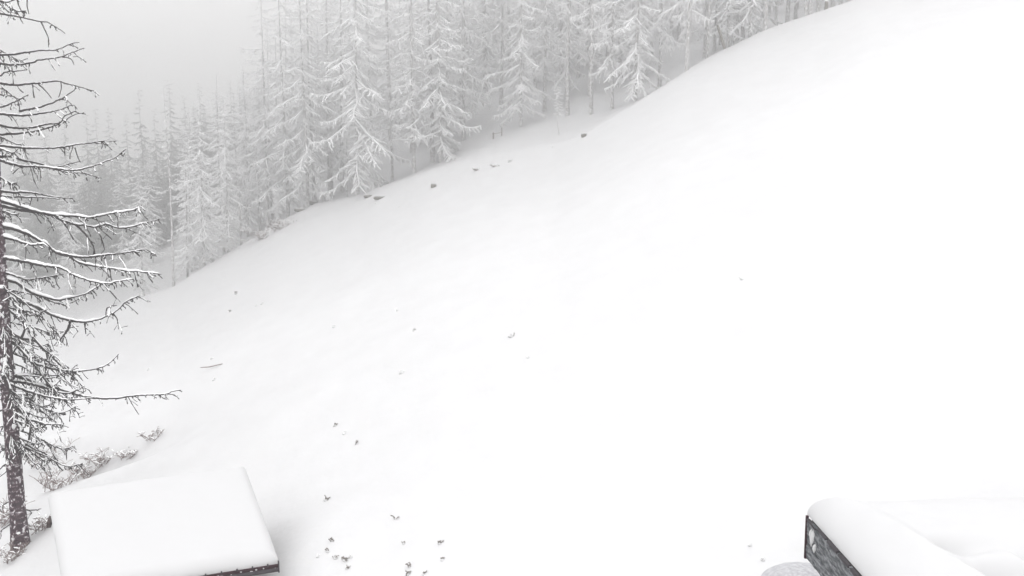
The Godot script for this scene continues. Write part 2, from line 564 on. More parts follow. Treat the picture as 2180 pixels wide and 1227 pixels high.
func larch() -> void:
	var base := hit(44, 1166)
	larch_depth = -base.z
	var tree := thing("bare_larch", "tall dark bare larch with snow along its long branches, close by at the left", "tree", base)
	# trunk
	var s := Shape.new()
	var tp := PackedVector3Array()
	var tr := PackedFloat32Array()
	for i in 60:
		var v := 1190.0 - i * 28.0
		tp.append(spot(larch_axis(v), v, larch_depth) - base)
		tr.append(lerpf(0.285, 0.07, i / 59.0) * (1.0 + 0.35 * exp(-i * 0.8)) * (1.0 + 0.09 * bumps.get_noise_1d(i * 33.0)))
	s.tube(tp, tr, 18)
	part("trunk", s.mesh(M.bark), tree)
	for k in 22:
		var i := rng.randi_range(2, 34)
		var a := rng.randf_range(-0.2, PI + 0.2)
		var p := tp[i].lerp(tp[i + 1], rng.randf()) + Vector3(cos(a), 0, sin(a)) * tr[i] * 0.97
		var b := Basis(Vector3.UP, PI / 2 - a) * Basis(Vector3.BACK, rng.randf_range(-1.0, 1.0))
		var clump := Shape.new()
		clump.blob(Transform3D(b.scaled_local(Vector3(rng.randf_range(0.03, 0.09), rng.randf_range(0.03, 0.13), 0.03)), p), 6, 8, bumps, 0.5)
		part("snow_patch", clump.mesh(M.tree_snow), tree)
	# the long branches: where each runs in the photograph, its thickness, its snow, its twigs
	var lines := [
		[[0,29, 27,34, 54,39, 86,46, 100,47, 111,53, 125,62, 138,71], 0.030, 0.02, 3.0],
		[[86,46, 96,66, 102,80, 103,100], 0.018, 0.0, 2.0],
		[[0,2, 14,5, 30,0, 44,-6], 0.03, 0.03, 9.0],
		[[34,-10, 40,14, 50,31], 0.022, 0.0, 2.0],
		[[58,-12, 57,10, 61,30], 0.022, 0.0, 2.0],
		[[0,117, 27,116, 54,112, 81,108, 100,108, 120,106, 136,100, 149,94, 168,90], 0.034, 0.03, 4.0],
		[[0,135, 30,138, 70,133, 82,128, 115,124, 131,121, 152,112, 179,103], 0.034, 0.04, 4.0],
		[[131,121, 150,125, 157,137], 0.018, 0.0, 3.0],
		[[0,162, 8,154, 20,152, 35,151, 57,149], 0.03, 0.02, 5.0],
		[[0,178, 29,181, 72,178, 99,175, 122,173, 143,179, 158,182, 172,186, 204,196], 0.036, 0.03, 5.5],
		[[82,180, 97,194, 109,209], 0.018, 0.0, 2.0],
		[[129,175, 130,190, 124,207], 0.016, 0.0, 2.0],
		[[0,229, 20,222, 41,212, 60,202], 0.026, 0.02, 2.5],
		[[14,204, 30,206, 40,222, 41,238], 0.024, 0.0, 3.0],
		[[41,237, 92,226, 127,212, 154,195, 161,187], 0.032, 0.03, 4.5],
		[[0,243, 51,246, 103,239, 130,233, 154,224, 164,233], 0.036, 0.05, 4.5],
		[[0,267, 34,273, 68,272, 99,265, 127,262, 137,248, 161,236], 0.038, 0.04, 5.0],
		[[0,287, 41,284, 86,277, 130,262, 154,246, 178,240], 0.034, 0.04, 5.0],
		[[0,310, 45,315, 96,316, 137,313, 164,308, 192,305, 219,300, 246,301], 0.036, 0.06, 5.5],
		[[159,315, 164,332, 171,346], 0.016, 0.0, 2.0],
		[[0,334, 21,334, 51,342, 82,349, 113,359, 137,366, 161,368, 181,370, 216,380], 0.038, 0.06, 5.5],
		[[0,342, 41,353, 89,356, 151,363, 192,356, 219,346, 246,335, 267,318], 0.038, 0.07, 5.5],
		[[116,357, 140,352, 168,344], 0.02, 0.03, 5.0],
		[[0,407, 28,410, 53,410, 76,412, 102,417, 127,421, 155,423], 0.036, 0.05, 2.0],
		[[4,418, 42,420, 91,421, 127,424], 0.028, 0.06, 2.5],
		[[0,428, 32,438, 64,448, 89,454, 119,459, 159,461, 191,464, 233,456, 282,448, 301,438], 0.048, 0.17, 6.0],
		[[0,438, 42,447, 97,456, 127,468, 157,478, 176,480, 201,484, 227,478, 248,485, 275,485, 297,478, 339,467], 0.046, 0.11, 6.5],
		[[161,479, 182,500, 197,523, 203,546, 204,557], 0.030, 0.0, 3.0],
		[[203,484, 212,500, 219,520], 0.016, 0.0, 4.0],
		[[0,482, 38,491, 64,502, 91,517, 102,523, 119,538, 148,548, 169,560, 203,568, 233,572, 275,578, 307,580, 343,585], 0.050, 0.17, 6.5],
		[[2,505, 36,513, 66,522, 91,521, 106,529], 0.042, 0.17, 4.0],
		[[119,538, 152,546, 184,548, 222,544, 265,539, 305,532, 318,536, 333,545], 0.036, 0.06, 5.0],
		[[2,549, 53,558, 91,566, 131,572, 152,584, 180,595, 222,604, 254,599, 284,595], 0.042, 0.13, 6.0],
		[[0,595, 32,601, 55,617, 85,630, 123,639, 148,635, 180,627, 201,615, 220,604], 0.048, 0.17, 5.5],
		[[8,580, 38,590, 60,596, 88,592, 112,588, 135,584], 0.03, 0.05, 9.0],
		[[4,620, 32,640, 73,652, 112,672, 147,682, 171,686, 203,683, 237,669, 254,657, 269,642, 298,630], 0.050, 0.16, 4.0],
		[[149,685, 144,701, 130,721, 115,735], 0.046, 0.0, 9.0],
		[[180,689, 181,700, 182,712], 0.03, 0.0, 3.0],
		[[240,669, 249,680, 249,689], 0.022, 0.0, 3.0],
		[[225,672, 228,656, 248,650], 0.016, 0.02, 3.0],
		[[8,650, 39,661, 64,664, 93,680, 115,704, 125,713], 0.030, 0.04, 6.0],
		[[2,645, 28,668, 49,690, 66,713, 93,743, 117,760, 147,784], 0.040, 0.13, 5.0],
		[[30,672, 52,692, 44,723, 32,745, 14,766, -6,784], 0.046, 0.15, 3.0],
		[[16,704, 46,721, 73,726, 98,748, 137,787, 159,806, 176,823, 191,832], 0.038, 0.11, 8.0],
		[[10,716, 37,738, 71,772, 93,781, 122,788, 156,792, 186,789, 208,785, 232,774, 252,755], 0.044, 0.12, 5.0],
		[[37,738, 68,772, 98,811, 127,843, 156,875], 0.036, 0.15, 5.0],
		[[12,797, 27,800, 59,809, 86,820, 105,822, 122,827, 156,839, 200,848, 244,849, 289,843, 350,840, 367,834, 385,831], 0.044, 0.09, 4.0],
		[[14,816, 27,821, 73,838, 110,847, 152,852, 200,847], 0.036, 0.07, 7.0],
		[[14,846, 61,848, 81,870, 110,892, 134,911], 0.036, 0.10, 8.0],
		[[2,850, 27,860, 49,884, 68,916, 81,938], 0.046, 0.20, 5.0],
		[[40,880, 51,892, 81,899, 98,904, 130,905], 0.036, 0.09, 7.0],
		[[116,845, 114,862, 106,878], 0.022, 0.0, 3.0],
		[[98,904, 86,914, 74,922], 0.026, 0.0, 3.0],
		[[66,910, 57,947, 42,972, 15,1002, -8,1022], 0.036, 0.14, 3.0],
		[[57,948, 77,959, 95,964], 0.024, 0.02, 3.0],
		[[48,1086, 68,1087, 87,1084], 0.026, 0.02, 3.0],
		[[40,1062, 22,1067, -4,1082], 0.03, 0.03, 4.0],
		[[38,1104, 22,1116, -4,1134], 0.028, 0.02, 2.0],
		[[30,980, 10,990, -12,1010], 0.03, 0.08, 5.0],
	]
	for l in lines:
		var ctrl := []
		var a: Array = l[0]
		var away := rng.randf_range(-1.1, 0.9)
		if a[0] < 15 and a[1] < 1000:
			ctrl.append(spot(larch_axis(a[1] - 6.0), a[1] - 6.0, larch_depth) - base)
		for i in range(0, a.size(), 2):
			var u: float = a[i]
			ctrl.append(spot(u, a[i + 1], larch_depth + away * clampf(u / 170.0, 0.0, 1.6)) - base)
		larch_branch(tree, ctrl, l[1], l[2], l[3] * (0.62 if a[1] < 380 else 1.2))
	# shorter ones all round the trunk, most of them low down
	for k in 72:
		var v := rng.randf_range(600.0, 960.0) if k < 58 else rng.randf_range(-150.0, 560.0)
		var p := spot(larch_axis(v), v, larch_depth) - base
		var a := rng.randf_range(-1.3, 1.3) if k % 3 else rng.randf_range(1.6, 4.6)
		var l := rng.randf_range(1.0, 2.7) if k < 58 else rng.randf_range(0.7, 1.6)
		var dir := Vector3(cos(a), rng.randf_range(-0.6, 0.05), sin(a) * 0.9)
		var ctrl := [p, p + dir * l * 0.4 + Vector3(0, -0.05, 0), p + dir * l * 0.75 + Vector3(0, -0.08 * l, 0), p + dir * l + Vector3(0, 0.06 * l, 0)]
		larch_branch(tree, ctrl, rng.randf_range(0.018, 0.032), rng.randf_range(0.02, 0.10), rng.randf_range(8.0, 13.0))
	# the far side and the top, out of the picture
	for k in 26:
		var v := rng.randf_range(-420.0, 900.0)
		var p := spot(larch_axis(v), v, larch_depth) - base
		var a := rng.randf_range(2.2, 4.1)
		var l := rng.randf_range(2.0, 4.0) * clampf((v + 700.0) / 1000.0, 0.3, 1.0)
		var dir := Vector3(cos(a), -0.1, sin(a))
		larch_branch(tree, [p, p + dir * l * 0.5 + Vector3(0, -0.3, 0), p + dir * l + Vector3(0, 0.1, 0)], 0.04, 0.1, 3.0)

# ------------------------------------------------------------------ the two roofs
func snow_slab(a: Vector3, b: Vector3, c: Vector3, d: Vector3, thick: float, round_off: float, rows: int, cols: int, extra: Callable) -> Shape:
	# snow lying on the roof a (far left) b (far right) c (near right) d (near left), with rolled-over edges
	var s := Shape.new()
	var pos := PackedVector3Array()
	var wide := a.distance_to(b)
	var deep := a.distance_to(d)
	for r in rows:
		# closer rows at the rims
		var q := 0.5 - 0.5 * cos(PI * r / (rows - 1))
		for k in cols:
			var p := 0.5 - 0.5 * cos(PI * k / (cols - 1))
			var at := a.lerp(b, p).lerp(d.lerp(c, p), q)
			var rim := minf(minf(p, 1.0 - p) * wide, minf(q, 1.0 - q) * deep)
			var f := clampf(rim / round_off, 0.0, 1.0)
			var up := sqrt(1.0 - (1.0 - f) * (1.0 - f))
			at.y += thick * up * (1.0 + 0.16 * bumps.get_noise_2d(at.x * 14.0, at.z * 14.0)) + extra.call(at, up)
			pos.append(at)
	s.grid(rows, cols, pos)
	return s

func shed() -> void:
	var ridge := -8.60
	var eave := -9.22
	var on := func(u: float, v: float, y: float) -> Vector3:
		var s := sight(u, v)
		return s * (y / s.y)
	var a: Vector3 = on.call(103.0, 1065.0, ridge)
	var b: Vector3 = on.call(520.0, 1005.0, ridge)
	var c: Vector3 = on.call(590.0, 1201.0, eave)
	var d: Vector3 = on.call(139.0, 1272.0, eave)
	var o := (a + b + c + d) / 4
	o.y = ground(o.x, o.z)
	var t := thing("wooden_shed", "small dark wooden shed under a thick slab of snow beside the near larch", "shed", o)
	for k in [0]:
		a -= o; b -= o; c -= o; d -= o
	# the deck of the roof, of boards
	var across := 9
	for i in across:
		var p0 := (i + 0.02) / across
		var p1 := (i + 0.98) / across
		var board := Shape.new()
		var th := Vector3(0, 0.05, 0)
		var top := [d.lerp(c, p0), d.lerp(c, p1), a.lerp(b, p1), a.lerp(b, p0)]
		board.prism(top.map(func(q): return q - th), top)
		part("roof_board", board.mesh(M.dark_wood), t)
	var slab := snow_slab(a + Vector3(-0.03, 0.004, -0.03), b + Vector3(0.04, 0.004, -0.03), c + Vector3(0.05, 0.004, 0.0), d + Vector3(-0.03, 0.004, 0.0), 0.30, 0.34, 48, 60, func(_p, _u): return 0.0)
	part("roof_snow", slab.mesh(M.roof_snow), t)
	# the red-brown eaves board with the row of snow pegs and its end bracket
	var along := (c - d).normalized()
	var out := along.cross(Vector3.UP).normalized()
	if out.z < 0.0:
		out = -out
	var turn := Basis(along, Vector3.UP, along.cross(Vector3.UP))
	var long := d.distance_to(c) + 0.02
	var mid := (c + d) / 2 + out * 0.05
	var fascia := Shape.new()
	fascia.box(Transform3D(turn, mid + Vector3(0, -0.055, 0)), Vector3(long, 0.12, 0.05))
	part("eaves_board", fascia.mesh(M.red_wood), t)
	var gutter := Shape.new()
	var gp := PackedVector3Array()
	var gr := PackedFloat32Array()
	for i in 12:
		gp.append(d.lerp(c, i / 11.0) + out * 0.115 + Vector3(0, -0.10, 0))
		gr.append(0.05)
	gutter.tube(gp, gr, 8)
	part("gutter", gutter.mesh(M.iron), t)
	for i in 13:
		var at := d.lerp(c, (i + 0.35) / 13.0) + out * 0.075 + Vector3(0, 0.03, 0)
		var peg := Shape.new()
		peg.box(Transform3D(turn, at), Vector3(0.035, 0.07, 0.03))
		part("peg", peg.mesh(M.iron), t)
	for i in 24:
		var lump := Shape.new()
		var at := d.lerp(c, (i + rng.randf()) / 24.0) + out * 0.078 + Vector3(0, rng.randf_range(-0.08, 0.0), 0)
		lump.blob(Transform3D(Basis().scaled(Vector3(rng.randf_range(0.02, 0.05), 0.016, 0.016)), at), 4, 6, bumps, 0.4)
		part("snow_crumb", lump.mesh(M.roof_snow), t)
	var end_plate := Shape.new()
	end_plate.box(Transform3D(turn, c + out * 0.10 + along * 0.02 + Vector3(0, -0.03, 0)), Vector3(0.03, 0.27, 0.10))
	part("end_bracket", end_plate.mesh(M.iron), t)
	# end of the ridge beam, dark, at the left
	var beam := Shape.new()
	beam.box(Transform3D(turn, a.lerp(d, 0.22) - along * 0.05 + Vector3(0, -0.09, 0)), Vector3(0.09, 0.14, 0.5))
	part("beam_end", beam.mesh(M.dark_wood), t)
	# walls of upright boards, set back under the roof
	var ring := [a.lerp(b, 0.06).lerp(d.lerp(c, 0.06), 0.08), a.lerp(b, 0.84).lerp(d.lerp(c, 0.84), 0.08), a.lerp(b, 0.84).lerp(d.lerp(c, 0.84), 0.965), a.lerp(b, 0.06).lerp(d.lerp(c, 0.06), 0.965)]
	for side in 4:
		var p: Vector3 = ring[side]
		var q: Vector3 = ring[(side + 1) % 4]
		var wide := Vector2(p.x, p.z).distance_to(Vector2(q.x, q.z))
		var n := int(wide / 0.2)
		var way := Vector3(q.x - p.x, 0, q.z - p.z).normalized()
		for i in n:
			var m := p.lerp(q, (i + 0.5) / n)
			var high := 0.0
			var g := ground(m.x + o.x, m.z + o.z) - 0.3 - o.y
			high = m.y - 0.06 - g
			if high < 0.1:
				continue
			var board := Shape.new()
			board.box(Transform3D(Basis(way, Vector3.UP, way.cross(Vector3.UP)), Vector3(m.x, g + high / 2, m.z)), Vector3(wide / n - 0.012, high, 0.03 + 0.004 * (i % 2)))
			part("wall_board", board.mesh(M.dark_wood), t)

func outbuilding() -> void:
	var depth := 12.0
	var k := depth / 9.0
	var top := -3.65 * k
	var low := -4.12 * k
	var x0 := 3.27 * k
	var z0 := -9.0 * k
	var x1 := x0 + 9.0
	var z1 := -1.5
	var o := Vector3(x0 + 3.0, ground(x0 + 3.0, -8.0), -8.0)
	var t := thing("outbuilding", "low flat-roofed outbuilding with grey weathered roof edge, buried under deep drifted snow", "outbuilding", o)
	var wall := Shape.new()
	var g := ground(x0, z0) - 1.6
	wall.box(Transform3D(Basis(), Vector3((x0 + 0.5 + x1) / 2, (g + low - 0.02) / 2, (z0 + 0.5 + z1) / 2) - o), Vector3(x1 - x0 - 0.5, low - 0.02 - g, z1 - z0 - 0.5))
	part("wall", wall.mesh(M.plaster), t)
	var deck := Shape.new()
	deck.box(Transform3D(Basis(), Vector3((x0 + 0.06 + x1) / 2, (top + low) / 2, (z0 + 0.06 + z1) / 2) - o), Vector3(x1 - x0 - 0.06, top - low - 0.01, z1 - z0 - 0.06))
	part("roof", deck.mesh(M.dark_wood), t)
	# three weathered grey planks along the left edge: wavy, split faces with open joints
	var bo: MeshInstance3D
	for k3 in 3:
		var board := Shape.new()
		var rows := 7
		var cols := 120
		var pos := PackedVector3Array()
		var y0 := lerpf(top - 0.02, low, k3 / 3.0) - 0.004
		var y1 := lerpf(top - 0.02, low, (k3 + 1) / 3.0) + 0.008
		var proud: float = [0.010, 0.0, 0.006][k3]
		for r in rows + 2:
			for c in cols:
				var z := lerpf(z0 + 0.05, z1, c / float(cols - 1))
				var rr := clampf((r - 1) / float(rows - 1), 0.0, 1.0)
				var y := lerpf(y0, y1, rr) + 0.012 * bumps.get_noise_2d(z * 70.0, k3 * 50.0 + (0.0 if rr < 0.5 else 400.0))
				var back := 0.04 if r == 0 or r == rows + 1 else 0.0
				pos.append(Vector3(x0 - proud + back + 0.010 * bumps.get_noise_2d(z * 60.0, y * 260.0) + 0.012 * bumps.get_noise_2d(z * 260.0, y * 500.0), y, z) - o)
		board.grid(rows + 2, cols, pos)
		bo = part("edge_plank", board.mesh(M.grey_wood), t)
	for i in 26:
		# ragged lip of dark bark or felt along the top of the board
		var z := lerpf(z0 + 0.05, z1, (i + 0.5) / 26.0)
		var lip := Shape.new()
		lip.box(Transform3D(Basis(Vector3.RIGHT, rng.randf_range(-0.05, 0.05)), Vector3(x0 - 0.006, top - 0.02 + rng.randf_range(-0.012, 0.012), z) - o), Vector3(0.05, rng.randf_range(0.015, 0.045), (z1 - z0) / 26.0 * rng.randf_range(0.7, 1.0)))
		part("top_trim", lip.mesh(M.iron), t)
	var post := Shape.new()
	post.box(Transform3D(Basis(), Vector3(x0 - 0.005, (top + low) / 2, z0 + 0.04) - o), Vector3(0.035, top - low + 0.03, 0.04))
	part("corner_trim", post.mesh(M.red_wood), t)
	for w in [[0.30, 0.22, 0.03, 0.13], [0.24, 0.18, 0.02, 0.08], [0.40, 0.33, 0.02, 0.07]]:
		var clump := Shape.new()
		clump.blob(Transform3D(Basis(Vector3.RIGHT, 0.35).scaled_local(Vector3(0.03, w[3], w[2] * 1.6)), Vector3(x0 - 0.008, top - w[1], z0 + w[0]) - o), 8, 10, bumps, 0.5)
		part("snow_patch", clump.mesh(M.roof_snow), t)
	# the snow on top: a rolled bank along the edge, and wind-scoured hollows on its lee side
	var drift := func(at: Vector3, up: float) -> float:
		var p := Vector2(at.x + o.x, at.z + o.z)
		var h := 0.0
		var s1 := p.x - (5.08 + 0.21 * (p.y + 10.0))
		var deep1 := 0.06 + 0.50 * exp(-pow((p.y + 8.7) / 0.72, 4.0)) + 0.26 * exp(-pow((p.y + 10.05) / 0.22, 2.0))
		var s2 := p.x - (5.93 + 0.28 * (p.y + 9.78))
		var deep2 := 0.50 * exp(-pow((p.y + 9.15) / 0.66, 4.0))
		for e in [[s1, deep1, 0.75], [s2, deep2, 0.9]]:
			var s: float = e[0]
			if s < 0.0:
				h += e[1] * 0.12 * exp(s / 0.4)
			else:
				h += e[1] * (0.12 - 1.12 * smoothstep(0.0, 0.34, s) * exp(-maxf(s - 0.34, 0.0) / e[2]))
		return h * up + 0.05 * bumps.get_noise_2d(at.x * 22.0, at.z * 22.0) * up
	var y := top + 0.006
	var slab := snow_slab(Vector3(x0 + 0.02, y, z0 - 0.04) - o, Vector3(x1, y, z0 - 0.04) - o, Vector3(x1, y, z1) - o, Vector3(x0 + 0.02, y, z1) - o, 0.48, 0.85, 230, 280, drift)
	part("roof_snow", slab.mesh(M.roof_snow), t)

# ------------------------------------------------------------------ small things on the snow
func stalks(label: String, u: float, v: float, size: float, count: int, group := "dry stalks sticking out of the snow") -> void:
	var p := hit(u, v)
	size *= 0.62
	var t := thing("dry_stalk", label, "dry plant", p, 0.0, group)
	var dark := count >= 5 or label.contains("dark")
	for i in count:
		# short bent stems of unequal length, close together, with a thicker tip
		var s := Shape.new()
		var a := rng.randf() * TAU
		var l := size * rng.randf_range(0.35, 0.9)
		var root := Vector3(rng.randf_range(-0.32, 0.32), 0, rng.randf_range(-0.3, 0.3)) * size
		var dir := Vector3(cos(a) * 0.55, 1.0, sin(a) * 0.55).normalized()
		var tip := root + dir * l + Vector3(rng.randf_range(-0.3, 0.3) * l, -0.25 * l, 0)
		var w := (0.009 + 0.016 * size) * rng.randf_range(0.7, 1.3)
		s.tube(PackedVector3Array([root - dir * 0.15, root + dir * l * 0.6, tip]), PackedFloat32Array([w, w * 0.9, w * 1.6]), 5)
		part("stem", s.mesh(M.stalk if dark else M.frost), t)
	var cap := Shape.new()
	cap.blob(Transform3D(Basis().scaled(Vector3(size * 0.42, size * 0.18, size * 0.36)), Vector3(0, 0.0, 0)), 6, 10, bumps, 0.3)
	part("snow_cap", cap.mesh(M.snow), t)

func shrub(label: String, u: float, v: float, height: float, stems: int, snowy: float, spread := 0.8) -> void:
	var p := hit(u, v)
	var t := thing("leafless_shrub", label, "shrub", p, 0.0, "leafless shrubs on the meadow")
	var dust := Shape.new()
	for i in stems:
		var s := Shape.new()
		var a := rng.randf() * TAU
		var l := height * rng.randf_range(0.6, 1.15)
		var root := Vector3(rng.randf_range(-0.4, 0.4), -0.1, rng.randf_range(-0.3, 0.3)) * height * spread
		var dir := Vector3(cos(a) * spread, 1.0, sin(a) * spread).normalized()
		var pts := PackedVector3Array()
		var rad := PackedFloat32Array()
		for k in 5:
			var q := k / 4.0
			pts.append(root + dir * l * q + Vector3(0.1 * l * sin(q * 3.0 + i), -0.12 * l * q * q, 0))
			rad.append(lerpf(0.016, 0.008, q))
		s.tube(pts, rad, 5)
		for k in 13:
			var b := pts[rng.randi_range(1, 4)]
			var e := b + Vector3(rng.randf_range(-0.3, 0.3), rng.randf_range(0.02, 0.3), rng.randf_range(-0.3, 0.3)) * height
			s.tube(PackedVector3Array([b, (b + e) / 2 + Vector3(0, 0.03, 0), e]), PackedFloat32Array([0.009, 0.008, 0.011]), 4)
			if rng.randf() < snowy * 0.42:
				dust.tube(PackedVector3Array([b.lerp(e, 0.3) + Vector3(0, 0.03, 0), (b + e) / 2 + Vector3(0, 0.06, 0), e + Vector3(0, 0.03, 0)]), PackedFloat32Array([0.014, 0.03, 0.02]), 5)
		part("stem", s.mesh(M.shrub), t)
	if not dust.v.is_empty():
		var o := part("snow_cover", dust.mesh(M.tree_snow), t)
		o.set_meta("kind", "stuff")

func rock(label: String, u: float, v: float, size: Vector3, m: Material, called := "rock") -> void:
	var p := hit(u, v)
	var t := thing(called, label, "rock", p)
	var s := Shape.new()
	s.blob(Transform3D(Basis(Vector3.UP, rng.randf() * 6.0).scaled_local(size), Vector3(0, size.y * 0.25, 0)), 14, 20, bumps, 0.35)
	part("stone", s.mesh(m), t)
	var c := Shape.new()
	c.blob(Transform3D(Basis().scaled(size * Vector3(0.92, 0.4, 0.92)), Vector3(0, size.y * 0.95, 0)), 8, 14, bumps, 0.3)
	part("snow_cap", c.mesh(M.snow), t)

